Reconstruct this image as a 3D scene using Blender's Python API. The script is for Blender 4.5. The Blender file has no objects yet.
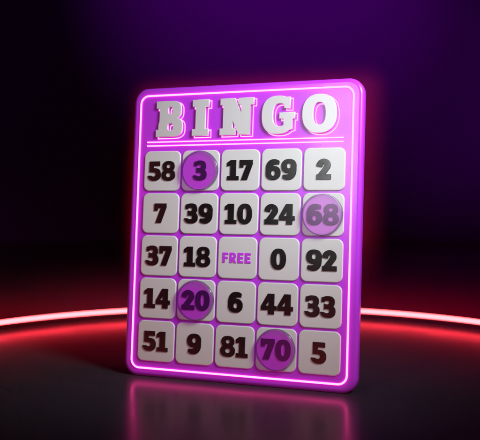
import bpy, bmesh, math, random
from mathutils import Vector, Matrix
from mathutils.geometry import delaunay_2d_cdt

random.seed(7)
S = 0.1                     # one tile pitch of the card = 0.1 m
SC = bpy.context.scene
COL = SC.collection
R = math.radians

# ------------------------------------------------------------------ materials
def new_mat(name):
    m = bpy.data.materials.new(name)
    m.use_nodes = True
    nt = m.node_tree
    for n in list(nt.nodes):
        nt.nodes.remove(n)
    return m, nt.nodes, nt.links

def principled(name, base, rough=0.4, metal=0.0, spec=0.5, coat=0.0, coat_rough=0.1,
               var=0.0, vscale=30.0, rvar=0.0, emit=None, estr=0.0, bump=0.0, bscale=200.0):
    m, N, L = new_mat(name)
    out = N.new('ShaderNodeOutputMaterial')
    p = N.new('ShaderNodeBsdfPrincipled')
    L.new(p.outputs[0], out.inputs[0])
    p.inputs['Base Color'].default_value = (*base, 1)
    p.inputs['Roughness'].default_value = rough
    p.inputs['Metallic'].default_value = metal
    p.inputs['Specular IOR Level'].default_value = spec
    p.inputs['Coat Weight'].default_value = coat
    p.inputs['Coat Roughness'].default_value = coat_rough
    if emit:
        p.inputs['Emission Color'].default_value = (*emit, 1)
        p.inputs['Emission Strength'].default_value = estr
    if var or rvar or bump:
        tc = N.new('ShaderNodeTexCoord')
    if var or rvar:
        nz = N.new('ShaderNodeTexNoise')
        nz.inputs['Scale'].default_value = vscale
        nz.inputs['Detail'].default_value = 5
        L.new(tc.outputs['Object'], nz.inputs['Vector'])
    if var:
        mx = N.new('ShaderNodeMix'); mx.data_type = 'RGBA'
        mx.inputs[6].default_value = (*[c * (1 - var) for c in base], 1)
        mx.inputs[7].default_value = (*[min(1, c * (1 + var)) for c in base], 1)
        L.new(nz.outputs['Fac'], mx.inputs[0])
        L.new(mx.outputs[2], p.inputs['Base Color'])
    if rvar:
        mr = N.new('ShaderNodeMapRange')
        mr.inputs['From Min'].default_value = 0.3
        mr.inputs['From Max'].default_value = 0.7
        mr.inputs['To Min'].default_value = max(0.02, rough - rvar)
        mr.inputs['To Max'].default_value = rough + rvar
        L.new(nz.outputs['Fac'], mr.inputs['Value'])
        L.new(mr.outputs[0], p.inputs['Roughness'])
    if bump:
        n2 = N.new('ShaderNodeTexNoise')
        n2.inputs['Scale'].default_value = bscale
        n2.inputs['Detail'].default_value = 3
        L.new(tc.outputs['Object'], n2.inputs['Vector'])
        b = N.new('ShaderNodeBump')
        b.inputs['Strength'].default_value = bump
        b.inputs['Distance'].default_value = 0.002
        L.new(n2.outputs['Fac'], b.inputs['Height'])
        L.new(b.outputs[0], p.inputs['Normal'])
    return m

def emitter(name, col, strength):
    m, N, L = new_mat(name)
    out = N.new('ShaderNodeOutputMaterial')
    e = N.new('ShaderNodeEmission')
    e.inputs[0].default_value = (*col, 1)
    e.inputs[1].default_value = strength
    L.new(e.outputs[0], out.inputs[0])
    return m

def tinted(name, tint, body, mix, rough=0.15, glow=None):
    """see-through tinted plastic with a little body colour and a gloss"""
    m, N, L = new_mat(name)
    out = N.new('ShaderNodeOutputMaterial')
    t = N.new('ShaderNodeBsdfTransparent'); t.inputs[0].default_value = (*tint, 1)
    p = N.new('ShaderNodeBsdfPrincipled')
    p.inputs['Base Color'].default_value = (*body, 1)
    p.inputs['Roughness'].default_value = rough
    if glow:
        # added emission lifts the chip colour; the plastic is no lamp
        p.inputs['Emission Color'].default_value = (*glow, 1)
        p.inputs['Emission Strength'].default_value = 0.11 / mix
    a = N.new('ShaderNodeMixShader'); a.inputs[0].default_value = mix
    L.new(t.outputs[0], a.inputs[1]); L.new(p.outputs[0], a.inputs[2])
    g = N.new('ShaderNodeBsdfGlossy'); g.inputs['Roughness'].default_value = rough
    f = N.new('ShaderNodeFresnel'); f.inputs[0].default_value = 1.5
    b = N.new('ShaderNodeMixShader')
    ge = N.new('ShaderNodeNewGeometry')                 # gloss on the outer faces only
    fm = N.new('ShaderNodeMath'); fm.operation = 'MULTIPLY'
    fs = N.new('ShaderNodeMath'); fs.operation = 'SUBTRACT'; fs.inputs[0].default_value = 1.0
    L.new(ge.outputs['Backfacing'], fs.inputs[1]); L.new(fs.outputs[0], fm.inputs[0]); L.new(f.outputs[0], fm.inputs[1])
    L.new(fm.outputs[0], b.inputs[0]); L.new(a.outputs[0], b.inputs[1]); L.new(g.outputs[0], b.inputs[2])
    L.new(b.outputs[0], out.inputs[0])
    return m

M = {
 'panel': principled('purple_plastic', (0.54, 0.040, 0.82), 0.30, coat=0.1, coat_rough=0.12, var=0.05, vscale=9, rvar=0.04, bump=0.03),
 'tile': principled('white_plastic', (0.66, 0.65, 0.655), 0.36, var=0.02, vscale=14, rvar=0.05, bump=0.03),
 'letter': principled('letter_plastic', (0.63, 0.61, 0.625), 0.32, var=0.02, vscale=14),
 'number': principled('black_gloss', (0.008, 0.005, 0.006), 0.25, spec=0.36, rvar=0.05, vscale=30),
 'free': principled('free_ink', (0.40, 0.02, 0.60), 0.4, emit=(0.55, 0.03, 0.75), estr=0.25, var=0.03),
 'neon': emitter('pink_neon', (1.0, 0.135, 0.52), 5.5),
 'ring': emitter('red_neon', (1.0, 0.098, 0.112), 7.2),
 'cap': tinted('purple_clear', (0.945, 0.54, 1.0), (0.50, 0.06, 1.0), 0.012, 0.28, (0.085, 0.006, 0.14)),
 'cap_sheen': tinted('sheen_purple_clear', (0.97, 0.74, 1.0), (0.75, 0.35, 0.9), 0.05, 0.28, (0.10, 0.03, 0.14)),  # lighter copy of the cap plastic, softbox sheen put into its tint
 'rim': tinted('clear_plastic', (0.74, 0.68, 0.80), (0.5, 0.4, 0.55), 0.05, 0.06),
 'floor': new_mat('dark_gloss_floor')[0],
 'wall': principled('dark_backdrop', (0.125, 0.012, 0.155), 0.9, var=0.1, vscale=0.6),

}

def floor_material(m):
    """black floor with a soft, slightly rosy gloss"""
    N, L = m.node_tree.nodes, m.node_tree.links
    out = N.new('ShaderNodeOutputMaterial')
    tc = N.new('ShaderNodeTexCoord')
    nz = N.new('ShaderNodeTexNoise'); nz.inputs['Scale'].default_value = 9; nz.inputs['Detail'].default_value = 6
    L.new(tc.outputs['Object'], nz.inputs['Vector'])
    mr = N.new('ShaderNodeMapRange')
    for k, v in zip(('From Min', 'From Max', 'To Min', 'To Max'), (0.35, 0.65, 0.21, 0.25)): mr.inputs[k].default_value = v
    L.new(nz.outputs['Fac'], mr.inputs['Value'])
    d = N.new('ShaderNodeBsdfDiffuse'); d.inputs[0].default_value = (0.029, 0.029, 0.036, 1)
    g = N.new('ShaderNodeBsdfGlossy'); g.inputs[0].default_value = (0.90, 0.34, 0.48, 1)
    L.new(mr.outputs[0], g.inputs['Roughness'])
    f = N.new('ShaderNodeFresnel'); f.inputs[0].default_value = 1.22
    k = N.new('ShaderNodeMath'); k.operation = 'MULTIPLY'; k.inputs[1].default_value = 1.0
    L.new(f.outputs[0], k.inputs[0])
    x = N.new('ShaderNodeMixShader')
    L.new(k.outputs[0], x.inputs[0]); L.new(d.outputs[0], x.inputs[1]); L.new(g.outputs[0], x.inputs[2])
    L.new(x.outputs[0], out.inputs[0])
floor_material(M['floor'])

# ------------------------------------------------------------------ objects
def link(name, me, mat, parent=None):
    o = bpy.data.objects.new(name, me)
    COL.objects.link(o)
    if mat is not None:
        me.materials.clear(); me.materials.append(mat)
    if parent is not None:
        o.parent = parent
    return o

def empty(name, label, cat, group=None):
    o = bpy.data.objects.new(name, None)
    COL.objects.link(o)
    o.empty_display_size = 0.05
    o['label'] = label; o['category'] = cat
    if group: o['group'] = group
    return o

# card coordinates (u right, v up, n out of the face) -> local metres
VB = -3.325
def C(u, v, n=0.0):
    return Vector((u * S, -n * S, (v - VB) * S))

# ------------------------------------------------------------------ 2D shapes
def ell(cx, cy, rx, ry, p=2.3, k=56):
    pts = []
    for i in range(k):
        t = 2 * math.pi * i / k
        c, s = math.cos(t), math.sin(t)
        pts.append((cx + rx * math.copysign(abs(c) ** (2 / p), c), cy + ry * math.copysign(abs(s) ** (2 / p), s)))
    return pts

def rect(x0, y0, x1, y1):
    return [(x0, y0), (x1, y0), (x1, y1), (x0, y1)]

def ribbon(ctrl, k=10):
    """ctrl: (x, y, width) -> smooth ribbon outline"""
    P = [ctrl[0]] + list(ctrl) + [ctrl[-1]]
    sm = []
    for i in range(1, len(P) - 2):
        for j in range(k):
            t = j / k
            q = []
            for d in range(3):
                a, b, c, e = P[i-1][d], P[i][d], P[i+1][d], P[i+2][d]
                q.append(0.5 * (2*b + (c-a)*t + (2*a-5*b+4*c-e)*t*t + (3*b-a-3*c+e)*t**3))
            sm.append(q)
    sm.append(list(ctrl[-1]))
    l, r = [], []
    for i, (x, y, w) in enumerate(sm):
        a = sm[max(0, i-1)]; b = sm[min(len(sm)-1, i+1)]
        dx, dy = b[0]-a[0], b[1]-a[1]; n = math.hypot(dx, dy)
        l.append((x - dy/n*w/2, y + dx/n*w/2)); r.append((x + dy/n*w/2, y - dx/n*w/2))
    return l + r[::-1]

def boolean(ops):
    """ordered list of ('+'|'-', outline) -> list of closed boundary loops"""
    vs, fs = [], []
    for _, pl in ops:
        if sum(pl[i-1][0] * pl[i][1] - pl[i][0] * pl[i-1][1] for i in range(len(pl))) < 0:
            pl = pl[::-1]
        b = len(vs)
        vs += [Vector(p) for p in pl]
        fs.append(list(range(b, b + len(pl))))
    ov, oe, of, _, _, orig = delaunay_2d_cdt(vs, [], fs, 1, 1e-5)
    cnt = {}
    for f, src in zip(of, orig):
        st = False
        for i, (s, _) in enumerate(ops):
            if i in src: st = (s == '+')
        if not st: continue
        a = sum(ov[f[i]].x * ov[f[(i+1) % len(f)]].y - ov[f[(i+1) % len(f)]].x * ov[f[i]].y for i in range(len(f)))
        if a < 0: f = f[::-1]
        for i in range(len(f)):
            cnt[(f[i], f[(i+1) % len(f)])] = 1
    nxt = {}
    for (a, b) in cnt:
        if (b, a) not in cnt: nxt.setdefault(a, []).append(b)
    loops = []
    while nxt:
        a0 = next(iter(nxt)); lp = [a0]; a = a0
        while True:
            b = nxt[a].pop()
            if not nxt[a]: del nxt[a]
            if b == a0: break
            lp.append(b); a = b
            if a not in nxt: break
        pts = [ov[i].copy() for i in lp]
        changed = True                              # merge collinear / tiny steps
        while changed and len(pts) > 4:
            changed = False
            for i in range(len(pts)):
                p, q, r = pts[i-1], pts[i], pts[(i+1) % len(pts)]
                d1, d2 = q - p, r - q
                if d1.length < 2e-3 or d2.length < 1e-6 or abs(d1.x*d2.y - d1.y*d2.x) < 1e-4 * d1.length * d2.length:
                    pts.pop(i); changed = True; break
        if len(pts) > 2: loops.append(pts)
    return loops

def flip(ops, w):
    return [(s, [(w - x, 1 - y) for x, y in pl]) for s, pl in ops]

D = {}
D['0'] = (0.78, [('+', ell(.39, .5, .39, .51, 2.35)), ('-', ell(.39, .5, .105, .285, 2.3))])
D['1'] = (0.64, [('+', rect(.02, 0, .64, .20)), ('+', rect(.18, 0, .49, 1.0)), ('+', [(.18, 1.0), (0, .875), (0, .69), (.2, .72)])])
D['2'] = (0.71, [('+', ribbon([(.13, .615, .29), (.17, .78, .29), (.34, .875, .25), (.515, .79, .27), (.525, .64, .31), (.43, .48, .30), (.22, .20, .30), (.14, .10, .27)])),
                 ('+', rect(.0, 0, .71, .245)), ('-', rect(-.2, -.2, .9, 0))])
D['3'] = (0.74, [('+', ell(.355, .725, .335, .285, 2.5)), ('+', ell(.36, .29, .375, .30, 2.5)),
                 ('-', ell(.30, .705, .115, .085)), ('-', rect(-.2, .655, .28, .775)),
                 ('-', ell(.30, .30, .13, .095)), ('-', rect(-.2, .255, .28, .385)), ('-', rect(-.2, .36, .17, .66)),
                 ('+', rect(.045, .72, .2, .955))])
D['4'] = (0.80, [('+', [(0, .20), (.37, .20), (.37, 0), (.68, 0), (.68, .20), (.80, .20), (.80, .415), (.68, .415), (.68, 1.0), (.34, 1.0), (0, .40)]),
                 ('-', [(.255, .415), (.385, .415), (.385, .64)])])
D['5'] = (0.73, [('+', ell(.35, .32, .375, .33, 2.4)), ('-', ell(.30, .325, .13, .105)), ('-', rect(-.2, .262, .3, .43)), ('-', rect(-.2, .262, .2, .7)),
                 ('+', rect(.06, .44, .305, 1.0)), ('+', rect(.06, .765, .66, 1.0))])
D['6'] = (0.77, [('+', ell(.42, .5, .42, .51, 2.4)), ('-', ell(.56, .55, .235, .20)), ('-', rect(.54, .5, 1, .75)), ('-', [(.68, .7), (1.2, .7), (1.2, 1.2), (.74, 1.2)]),
                 ('-', rect(.3, -.2, 1.2, .55)), ('+', ell(.385, .335, .385, .345, 2.35)), ('-', ell(.385, .325, .10, .125))])
D['7'] = (0.70, [('+', [(0, 1), (.70, 1), (.70, .80), (.41, 0), (.09, 0), (.37, .755), (.2, .755), (.2, .62), (0, .62)])])
D['8'] = (0.78, [('+', ell(.39, .735, .345, .275, 2.4)), ('+', ell(.39, .285, .39, .295, 2.4)),
                 ('-', ell(.39, .735, .10, .095)), ('-', ell(.39, .285, .125, .11))])
D['9'] = (0.77, flip(D['6'][1], .77))
LT = {}
LT['B'] = (0.81, [('+', rect(0, 0, .5, 1)), ('-', rect(-.1, .21, .10, .79)), ('+', ell(.44, .745, .32, .255, 3.0)), ('+', ell(.44, .27, .37, .27, 3.0)),
                  ('-', ell(.43, .735, .06, .095, 3)), ('-', ell(.44, .275, .075, .095, 3))])
LT['I'] = (0.49, [('+', rect(0, 0, .49, .20)), ('+', rect(0, .80, .49, 1)), ('+', rect(.10, 0, .39, 1))])
LT['N'] = (0.97, [('+', rect(.09, 0, .37, 1)), ('+', rect(0, 0, .46, .19)), ('+', rect(0, .81, .4, 1)), ('+', rect(.61, 0, .88, 1)), ('+', rect(.52, .81, .97, 1)),
                  ('+', [(.09, 1), (.43, 1), (.88, 0), (.55, 0)])])
LT['G'] = (0.92, [('+', ell(.45, .5, .45, .51, 2.5)), ('-', ell(.50, .5, .19, .30, 2.5)), ('-', rect(.5, .3, 1.1, .66)), ('-', rect(.79, .5, 1.1, 1.1)), ('-', rect(.84, -.1, 1.2, .66)),
                  ('+', rect(.62, .66, .79, .97)), ('+', rect(.49, .39, .92, .565)), ('+', [(.60, .45), (.86, .45), (.86, .12), (.62, .05)])])
LT['O'] = (0.92, [('+', ell(.46, .5, .46, .51, 2.35)), ('-', ell(.46, .5, .165, .29, 2.4))])
FT = {}
FT['F'] = (0.60, [('+', rect(0, 0, .25, 1)), ('+', rect(0, .79, .60, 1)), ('+', rect(0, .40, .55, .60))])
FT['R'] = (0.68, [('+', rect(0, 0, .25, 1)), ('+', rect(0, .36, .36, 1)), ('+', ell(.35, .68, .30, .32, 2.6)), ('-', ell(.33, .68, .10, .12, 2.6)),
                  ('-', rect(.2, .58, .33, .78)), ('+', [(.22, .4), (.46, .45), (.70, 0), (.42, 0)])])
FT['E'] = (0.60, [('+', rect(0, 0, .25, 1)), ('+', rect(0, .79, .60, 1)), ('+', rect(0, .40, .55, .60)), ('+', rect(0, 0, .60, .21))])
LOOPS = {}
for tab in (D, LT, FT):
    for ch, (w, ops) in tab.items():
        LOOPS[ch] = (w, boolean(ops))

def solid(loops, n0, n1, bev=0.006, name='shape'):
    """extruded, softly bevelled solid from loops in card units, standing from n0 to n1"""
    cu = bpy.data.curves.new('tmp', 'CURVE')
    cu.dimensions = '2D'; cu.fill_mode = 'BOTH'
    cu.extrude = (n1 - n0) / 2 * S - bev * S
    cu.bevel_depth = bev * S; cu.bevel_resolution = 1; cu.offset = -bev * S
    for lp in loops:
        sp = cu.splines.new('POLY'); sp.points.add(len(lp) - 1); sp.use_cyclic_u = True
        for p, q in zip(sp.points, lp): p.co = (q[0] * S, q[1] * S, 0, 1)
    o = bpy.data.objects.new('tmp', cu); COL.objects.link(o)
    me = bpy.data.meshes.new_from_object(o.evaluated_get(bpy.context.evaluated_depsgraph_get()))
    bpy.data.objects.remove(o); bpy.data.curves.remove(cu)
    me.name = name
    mid = (n0 + n1) / 2
    for v in me.vertices:
        x, y, z = v.co
        v.co = (x, -mid * S - z, y - VB * S)
    bm = bmesh.new(); bm.from_mesh(me)
    bmesh.ops.remove_doubles(bm, verts=bm.verts, dist=1e-6)
    bmesh.ops.recalc_face_normals(bm, faces=bm.faces)
    bm.to_mesh(me); bm.free()
    return me

def rrect(u0, v0, u1, v1, r, k=10):
    pts = []
    for cx, cy, a in ((u1-r, v1-r, 0), (u0+r, v1-r, 90), (u0+r, v0+r, 180), (u1-r, v0+r, 270)):
        for i in range(k + 1):
            t = R(a + 90 * i / k)
            pts.append((cx + r * math.cos(t), cy + r * math.sin(t)))
    return pts

def rounded_slab(u0, v0, u1, v1, r, n0, n1, bev, seg=6, back=True, name='slab'):
    """rounded rectangle slab whose front (and back) edges are quarter rounds"""
    prof = []
    for i in range(seg + 1):
        t = R(90 * i / seg)
        prof.append((bev * (1 - math.sin(t)), n1 - bev * (1 - math.cos(t))))     # inset, n ; i=0 front flat edge
    if back:
        for i in range(seg + 1):
            t = R(90 * i / seg)
            prof.append((bev * (1 - math.cos(t)), n0 + bev * (1 - math.sin(t))))
    else:
        prof.append((0, n0))
    bm = bmesh.new(); rings = []
    for ins, n in prof:
        rings.append([bm.verts.new(C(p[0], p[1], n)) for p in rrect(u0+ins, v0+ins, u1-ins, v1-ins, max(r-ins, 0.005))])
    k = len(rings[0])
    for a, b in zip(rings, rings[1:]):
        for i in range(k):
            bm.faces.new((a[i], a[(i+1) % k], b[(i+1) % k], b[i]))
    bm.faces.new(rings[0]); bm.faces.new(rings[-1][::-1])
    bmesh.ops.recalc_face_normals(bm, faces=bm.faces)
    for f in bm.faces: f.smooth = len(f.verts) == 4
    me = bpy.data.meshes.new(name); bm.to_mesh(me); bm.free()
    return me

def tube_mesh(paths, rad, name='tube', closed=True, sides=8):
    """tube along 3D point lists (metres)"""
    bm = bmesh.new()
    for pts in paths:
        n = len(pts); rings = []
        for i, p in enumerate(pts):
            a = pts[i-1] if (closed or i > 0) else pts[i]
            b = pts[(i+1) % n] if (closed or i < n-1) else pts[i]
            t0 = (p - a); t1 = (b - p)
            t = ((t0.normalized() if t0.length > 0 else t1.normalized()) + (t1.normalized() if t1.length > 0 else t0.normalized()))
            t = t.normalized() if t.length > 1e-6 else t1.normalized()
            up = Vector((0, 1, 0)) if abs(t.y) < 0.9 else Vector((0, 0, 1))
            x = t.cross(up).normalized(); y = x.cross(t).normalized()
            c = 1.0
            if t0.length > 0 and t1.length > 0:
                c = max(0.6, t.dot(t1.normalized()))
            rings.append([bm.verts.new(p + x * (rad / c) * math.cos(2*math.pi*j/sides) + y * rad * math.sin(2*math.pi*j/sides)) for j in range(sides)])
        m = n if closed else n - 1
        for i in range(m):
            a, b = rings[i], rings[(i+1) % n]
            for j in range(sides):
                bm.faces.new((a[j], a[(j+1) % sides], b[(j+1) % sides], b[j]))
        if not closed:
            bm.faces.new(rings[0][::-1]); bm.faces.new(rings[-1])
    bmesh.ops.recalc_face_normals(bm, faces=bm.faces)
    for f in bm.faces: f.smooth = True
    me = bpy.data.meshes.new(name); bm.to_mesh(me); bm.free()
    return me

# ------------------------------------------------------------------ placement found from the photograph
PITCH, YAW, LEAN = R(1.676), R(21.556), R(5.027)
CAM_Z = 4.292 * S + 0.0
root = empty('bingo_card', 'glowing purple bingo card standing upright on the dark glossy floor', 'bingo card')
rot = Matrix.Rotation(-YAW, 4, 'Z') @ Matrix.Rotation(-LEAN, 4, 'X')
centre = Vector((-0.0393, 19.1257, -0.9804)) * S + Vector((0, 0, CAM_Z))
base = centre + (rot @ Vector((0, 0, VB * S)))
root.matrix_world = Matrix.Translation(base) @ rot
print('card base', base)

# panel, 5.7 x 6.92 tiles
PU0, PU1, PV1 = -2.855, 2.845, 3.60
TH = 0.30
link('panel', rounded_slab(PU0, VB, PU1, PV1, 0.36, -TH, 0, 0.10, seg=8), M['panel'], root)

# neon border and the two neon rules under the title
def neon_path(pts, n): return [C(p[0], p[1], n) for p in pts]
link('neon_border', tube_mesh([neon_path(rrect(-2.640, -3.121, 2.625, 3.400, 0.20), 0.008)], 0.0215 * S), M['neon'], root)
for v in (2.272, 2.182):
    o = link('neon_line', tube_mesh([neon_path([(-2.44, v), (2.42, v)], 0.006)], 0.0155 * S, closed=False), M['neon'], root)
    o['label'] = 'upper neon line under the title' if v > 2.2 else 'lower neon line above the number grid'

# title letters standing on the face, each with its neon outline on the face
LH, LB = 0.865, 2.385
for ch, u0 in (('B', -2.20), ('I', -1.25), ('N', -0.54), ('G', 0.495), ('O', 1.46)):
    w, lps = LOOPS[ch]
    lp = [[(u0 + p[0] * LH, LB + p[1] * LH) for p in l] for l in lps]
    o = link('letter', solid(lp, -0.01, 0.055, 0.010, 'letter'), M['letter'], root)
    o['label'] = 'raised white slab letter ' + ch
    dense = []
    for l in lp:
        q = []
        for i in range(len(l)):
            a, b = Vector(l[i]), Vector(l[(i+1) % len(l)])
            k = max(1, int((b - a).length / 0.06))
            q += [a.lerp(b, j / k) for j in range(k)]
        dense.append([C(p[0] + 0.052, p[1] - 0.034, 0.006) for p in q])
    link('neon_outline', tube_mesh(dense, 0.0115 * S, sides=6), M['neon'], o)

# 25 cells with their numbers
ROWS = [['58', '3', '17', '69', '2'], ['7', '39', '10', '24', '68'], ['37', '18', 'FREE', '0', '92'],
        ['14', '20', '6', '44', '33'], ['51', '9', '81', '70', '5']]
HW, V0, PV = 0.478, 1.571, 1.0099
TN = 0.035
NH = 0.463
pos = {}
for j, row in enumerate(ROWS):
    for i, txt in enumerate(row):
        uc, vc = i - 2.0, V0 - j * PV
        pos[txt] = (uc, vc)
        cell = link('cell', rounded_slab(uc - HW, vc - HW, uc + HW, vc + HW, 0.145, -0.01, TN, 0.022, seg=3, back=False, name='cell'), M['tile'], root)
        cell['label'] = 'white square with ' + ('the purple word FREE' if txt == 'FREE' else 'number ' + txt)
        h = 0.235 if txt == 'FREE' else NH
        gap = 0.16 if txt == 'FREE' else 0.035
        ws = [LOOPS[c][0] for c in txt]
        tot = sum(ws) + gap * (len(txt) - 1)
        x = uc - tot * h / 2 - (0.0 if txt != 'FREE' else 0.01)
        lps = []
        for c, w in zip(txt, ws):
            lps += [[(x + p[0] * h, vc - h / 2 + p[1] * h) for p in l] for l in LOOPS[c][1]]
            x += (w + gap) * h
        if txt == 'FREE':
            link('word', solid(lps, TN - 0.005, TN + 0.014, 0.004, 'word'), M['free'], cell)
        else:
            link('number', solid(lps, TN - 0.005, TN + 0.022, 0.006, 'number'), M['number'], cell)

# four see-through chips lying on the card
def disc(rad, n0, n1, bev, k=72, name='cap'):
    prof = [(rad - bev, n1), (rad - bev * 0.3, n1 - bev * 0.3), (rad, n1 - bev), (rad, n0)]
    bm = bmesh.new(); rings = []
    for r_, n in prof:
        rings.append([bm.verts.new((r_*S*math.cos(2*math.pi*i/k), -n*S, r_*S*math.sin(2*math.pi*i/k))) for i in range(k)])
    for a, b in zip(rings, rings[1:]):
        for i in range(k): bm.faces.new((a[i], a[(i+1) % k], b[(i+1) % k], b[i]))
    bm.faces.new(rings[0]); bm.faces.new(rings[-1][::-1])
    bmesh.ops.recalc_face_normals(bm, faces=bm.faces)
    for f in bm.faces: f.smooth = len(f.verts) == 4 and f.calc_area() < 1e-5
    me = bpy.data.meshes.new(name); bm.to_mesh(me); bm.free()
    return me
def ringwall(r0, r1, n0, n1, k=72, name='rim'):
    prof = [(r0, n0), (r1 - 0.006, n0), (r1, n0 + 0.006), (r1, n1 - 0.006), (r1 - 0.006, n1), (r0, n1)]
    bm = bmesh.new(); rings = []
    for r_, n in prof:
        rings.append([bm.verts.new((r_*S*math.cos(2*math.pi*i/k), -n*S, r_*S*math.sin(2*math.pi*i/k))) for i in range(k)])
    for q in range(len(prof)):
        a, b = rings[q], rings[(q+1) % len(prof)]
        for i in range(k): bm.faces.new((a[i], a[(i+1) % k], b[(i+1) % k], b[i]))
    bmesh.ops.recalc_face_normals(bm, faces=bm.faces)
    me = bpy.data.meshes.new(name); bm.to_mesh(me); bm.free()
    return me
cap_me = disc(0.442, 0.0855, 0.112, 0.012)
cap_sheen_me = disc(0.442, 0.0855, 0.112, 0.012)
rim_me = ringwall(0.446, 0.466, 0.0, 0.085)
for txt, lab in (('3', 'see-through purple chip over the number 3 in the top row'),
                 ('68', 'see-through purple chip, pale sheen painted in, over the number 68 by the right edge'),
                 ('20', 'see-through purple chip over the number 20'),
                 ('70', 'deep purple see-through chip over the number 70 in the bottom row')):
    u, v = pos[txt]
    t = empty('marker_chip', lab, 'chip', 'round purple marker chips on the bingo card')
    t.matrix_world = root.matrix_world @ Matrix.Translation(C(u, v, TN))
    a = link('cap', cap_sheen_me if txt == '68' else cap_me, None, t); b = link('rim', rim_me, None, t)
cap_me.materials.append(M['cap']); cap_sheen_me.materials.append(M['cap_sheen']); rim_me.materials.append(M['rim'])

# ------------------------------------------------------------------ ring of red neon around the card
RC = Vector((0.05, 19.9)) * S
RR = 10.0 * S
RH = 0.27 * S
def ring_pts(k=220, z=RH): return [Vector((RC.x + RR*math.cos(2*math.pi*i/k), RC.y + RR*math.sin(2*math.pi*i/k), z)) for i in range(k)]
rg = empty('neon_ring', 'large glowing red neon ring lying around the card close above the floor', 'neon light')
rg.location = (RC.x, RC.y, 0)
def local(me, o):
    me.transform(Matrix.Translation(-o.location)); return me
pts = ring_pts()
bm = bmesh.new(); rings = []
for i, p in enumerate(pts):
    d = Vector((p.x - RC.x, p.y - RC.y, 0)).normalized()
    rings.append([bm.verts.new(p + d * 0.074*S*math.cos(2*math.pi*j/12) + Vector((0, 0, 0.074*S*math.sin(2*math.pi*j/12)))) for j in range(12)])
for i in range(len(pts)):
    a, b = rings[i], rings[(i+1) % len(pts)]
    for j in range(12): bm.faces.new((a[j], a[(j+1) % 12], b[(j+1) % 12], b[j])).smooth = True
bmesh.ops.recalc_face_normals(bm, faces=bm.faces)
me = bpy.data.meshes.new('tube'); bm.to_mesh(me); bm.free()
link('tube', local(me, rg), M['ring'], rg)

# ------------------------------------------------------------------ floor and backdrop
def struct(name, bm, mat):
    me = bpy.data.meshes.new(name); bm.to_mesh(me); bm.free()
    o = link(name, me, mat); o['kind'] = 'structure'
    return o
bm = bmesh.new()
vs = [bm.verts.new((x, y, 0)) for x, y in ((-14, -4), (14, -4), (14, 14), (-14, 14))]
bm.faces.new(vs)
struct('floor', bm, M['floor'])
bm = bmesh.new()
k = 48
lo, hi = [], []
for i in range(k + 1):
    a = R(20 + 140 * i / k)
    x, y = 9.0 * math.cos(a), 9.0 * math.sin(a) - 1.0
    lo.append(bm.verts.new((x, y, -0.05))); hi.append(bm.verts.new((x, y, 7)))
for i in range(k):
    bm.faces.new((lo[i], lo[i+1], hi[i+1], hi[i])).smooth = True
struct('backdrop', bm, M['wall'])

# ------------------------------------------------------------------ lamps
def area(name, loc, target, size, energy, col, size_y=None, spread=180):
    l = bpy.data.lights.new(name, 'AREA')
    l.energy = energy; l.color = col; l.size = size
    if size_y: l.shape = 'RECTANGLE'; l.size_y = size_y
    l.spread = R(spread)
    o = bpy.data.objects.new(name, l); COL.objects.link(o)
    o.location = loc
    o.rotation_euler = (Vector(target) - Vector(loc)).to_track_quat('-Z', 'Y').to_euler()
    return o
def spot(name, loc, target, energy, col, angle, blend=1.0, rad=0.1):
    l = bpy.data.lights.new(name, 'SPOT')
    l.energy = energy; l.color = col; l.spot_size = R(angle); l.spot_blend = blend; l.shadow_soft_size = rad
    o = bpy.data.objects.new(name, l); COL.objects.link(o)
    o.location = loc
    o.rotation_euler = (Vector(target) - Vector(loc)).to_track_quat('-Z', 'Y').to_euler()
    return o

cam_loc = Vector((0, 0, CAM_Z))
mw = root.matrix_world
nrm = (mw.to_3x3() @ Vector((0, -1, 0))).normalized()
def mirror_dir(u, v):
    p = mw @ C(u, v, 0)
    d = (p - cam_loc).normalized()
    return p, d - 2 * d.dot(nrm) * nrm
p, d = mirror_dir(2.5, 2.2)
area('key_softbox', p + d * 1.5, p, 0.22, 0.62, (0.95, 1.0, 1.0), 0.55, spread=60)
area('top_fill', (0.75, 1.0, 1.22), mw @ C(0.8, 2.4), 0.45, 3.8, (0.90, 0.98, 1.0), spread=60)
p, d = mirror_dir(-2.9, 0.0)
area('red_side_left', p + d * 1.3, p, 0.16, 0.13, (1.0, 0.06, 0.12), 1.1, spread=60)
p, d = mirror_dir(2.2, -2.2)
area('red_side_low', p + d * 1.3, p, 0.30, 0.05, (1.0, 0.05, 0.10), 0.3, spread=60)
# unseen red lamps added behind the card, lighting the haze and its edges
def cardp(u, v, n): return mw @ C(u, v, n)
RED = (1.0, 0.05, 0.12)
def strip(name, u, v, lu, lv, e, col):
    l = bpy.data.lights.new(name, 'AREA'); l.shape = 'RECTANGLE'; l.size = lu*S; l.size_y = lv*S
    l.energy = e; l.color = col
    o = bpy.data.objects.new(name, l); COL.objects.link(o)
    # faces away from the card's back (local +y)
    o.matrix_world = Matrix.Translation(cardp(u, v, -0.45)) @ rot @ Matrix.Rotation(R(90), 4, 'X')
    return o
strip('back_top', 0, 3.2, 4.6, 0.2, 1.7, (1.0, 0.04, 0.5))
strip('back_left', -2.7, 0.9, 0.2, 4.6, 2.6, (1.0, 0.03, 0.07))
strip('back_right', 2.5, 0.9, 0.2, 4.6, 0.28, (1.0, 0.04, 0.34))

spot('wash_left', (-2.0, 4.0, 2.0), (-3.0, 7.2, 1.9), 10.0, (0.30, 0.02, 1.0), 80)
# purple washes on the backdrop
spot('wash_top', (0.3, 4.0, 4.0), (0.3, 8.0, 2.9), 420.0, (0.48, 0.01, 1.0), 56)
spot('wash_right', (2.2, 4.6, 1.5), (2.1, 7.6, 1.45), 72.0, (0.48, 0.01, 1.0), 56)

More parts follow.
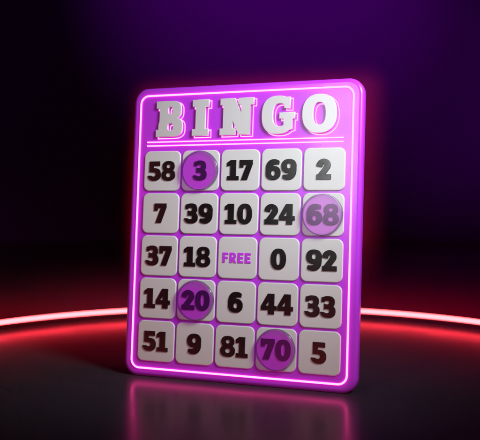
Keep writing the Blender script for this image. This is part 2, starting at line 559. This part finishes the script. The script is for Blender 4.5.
# ------------------------------------------------------------------ world: dark, with haze added for the halos
w = bpy.data.worlds.new('World'); SC.world = w; w.use_nodes = True
bg = w.node_tree.nodes['Background']; bg.inputs[0].default_value = (0, 0, 0, 1); bg.inputs[1].default_value = 0.0

MIST_R, MIST_CARD, MIST_RING = 0.08, 9.5, 7.5
def haze_mat(name):
    m, N, L = new_mat(name)
    out = N.new('ShaderNodeOutputMaterial')
    v = N.new('ShaderNodeVolumeScatter'); v.inputs['Color'].default_value = (1.0, 0.035, 0.16, 1)
    L.new(v.outputs[0], out.inputs['Volume'])
    def math_(op, a, b=None):
        n = N.new('ShaderNodeMath'); n.operation = op
        for i, x in enumerate((a, b)):
            if x is None: continue
            if isinstance(x, (int, float)): n.inputs[i].default_value = x
            else: L.new(x, n.inputs[i])
        return n.outputs[0]
    def hyp(xs):
        s_ = None
        for x in xs:
            q = math_('MULTIPLY', x, x); s_ = q if s_ is None else math_('ADD', s_, q)
        return math_('SQRT', s_)
    tc = N.new('ShaderNodeTexCoord')
    sx = N.new('ShaderNodeSeparateXYZ'); L.new(tc.outputs['Object'], sx.inputs[0])
    return m, math_, hyp, sx.outputs, (lambda x: L.new(x, v.inputs['Density']))
def fall(math_, d, reach, power):
    return math_('POWER', math_('MAXIMUM', math_('SUBTRACT', 1.0, math_('DIVIDE', d, reach)), 0.0), power)

# haze added behind the card, thickest at its rim to make a halo
m, math_, hyp, xyz, done = haze_mat('card_halo_haze')
dx_ = math_('MAXIMUM', math_('SUBTRACT', math_('ABSOLUTE', xyz[0]), 0.27), 0.0)
dz_ = math_('MAXIMUM', math_('SUBTRACT', xyz[2], 0.676), 0.0)
dy_ = math_('MAXIMUM', math_('SUBTRACT', xyz[1], 0.03), 0.0)
near = fall(math_, hyp((dx_, dz_, dy_)), MIST_R, 2.2)
low = math_('MINIMUM', math_('MAXIMUM', math_('DIVIDE', math_('SUBTRACT', xyz[2], 0.20), 0.16), 0.0), 1.0)
done(math_('MULTIPLY', math_('MULTIPLY', near, low), MIST_CARD))
bm = bmesh.new()
bmesh.ops.create_cube(bm, size=1)
for v in bm.verts:
    v.co = Vector((v.co.x * 0.94, 0.036 + (v.co.y + 0.5) * 0.20, 0.20 + (v.co.z + 0.5) * 0.68))
me = bpy.data.meshes.new('haze'); bm.to_mesh(me); bm.free()
hz = link('haze', me, m); hz.matrix_world = root.matrix_world
hz['kind'] = 'stuff'; hz['label'] = 'red haze added behind the card for its halo'; hz['category'] = 'haze'

# haze added beyond the far side of the neon ring, shaped as its glow
m, math_, hyp, xyz, done = haze_mat('ring_glow_haze')
rr_ = hyp((xyz[0], xyz[1]))
dring = hyp((math_('SUBTRACT', rr_, RR), math_('SUBTRACT', xyz[2], RH)))
done(math_('MULTIPLY', fall(math_, dring, 0.23, 3.0), MIST_RING))
bm = bmesh.new(); cols = []
for i in range(41):
    a = R(10 + 160 * i / 40); c, s_ = math.cos(a), math.sin(a)
    r0, r1 = RR + 0.02, RR + 0.40
    cols.append([bm.verts.new((r * c, r * s_, z)) for r, z in ((r0, 0.004), (r1, 0.004), (r1, 0.44), (r0, 0.44))])
for a, b in zip(cols, cols[1:]):
    for j in range(4): bm.faces.new((a[j], a[(j+1) % 4], b[(j+1) % 4], b[j]))
bm.faces.new(cols[0]); bm.faces.new(cols[-1][::-1])
bmesh.ops.recalc_face_normals(bm, faces=bm.faces)
me = bpy.data.meshes.new('haze'); bm.to_mesh(me); bm.free()
hz = link('haze', me, m); hz.location = (RC.x, RC.y, 0)
hz['kind'] = 'stuff'; hz['label'] = 'red haze added for the glow above the far side of the neon ring'; hz['category'] = 'haze'
SC.cycles.volume_step_rate = 1.0
SC.cycles.volume_max_steps = 64

# ------------------------------------------------------------------ camera
cam = bpy.data.cameras.new('camera')
co = bpy.data.objects.new('camera', cam); COL.objects.link(co)
co.location = cam_loc
co.rotation_euler = (R(90) - PITCH, 0, 0)
cam.sensor_width = 36.0
cam.lens = 834.757 / 480 * 36
cam.clip_end = 200; cam.clip_start = 0.01
cam.dof.use_dof = True
cam.dof.focus_distance = 1.90
cam.dof.aperture_fstop = 3.2
SC.camera = co
SC.view_settings.view_transform = 'Standard'
SC.view_settings.look = 'None'
SC.view_settings.exposure = 0
SC.view_settings.gamma = 1
SC.cycles.use_denoising = True
SC.cycles.use_adaptive_sampling = True
SC.cycles.adaptive_threshold = 0.02
SC.cycles.adaptive_min_samples = 12
SC.cycles.max_bounces = 8
SC.cycles.volume_bounces = 0
SC.cycles.transparent_max_bounces = 12
SC.cycles.sample_clamp_indirect = 4.0
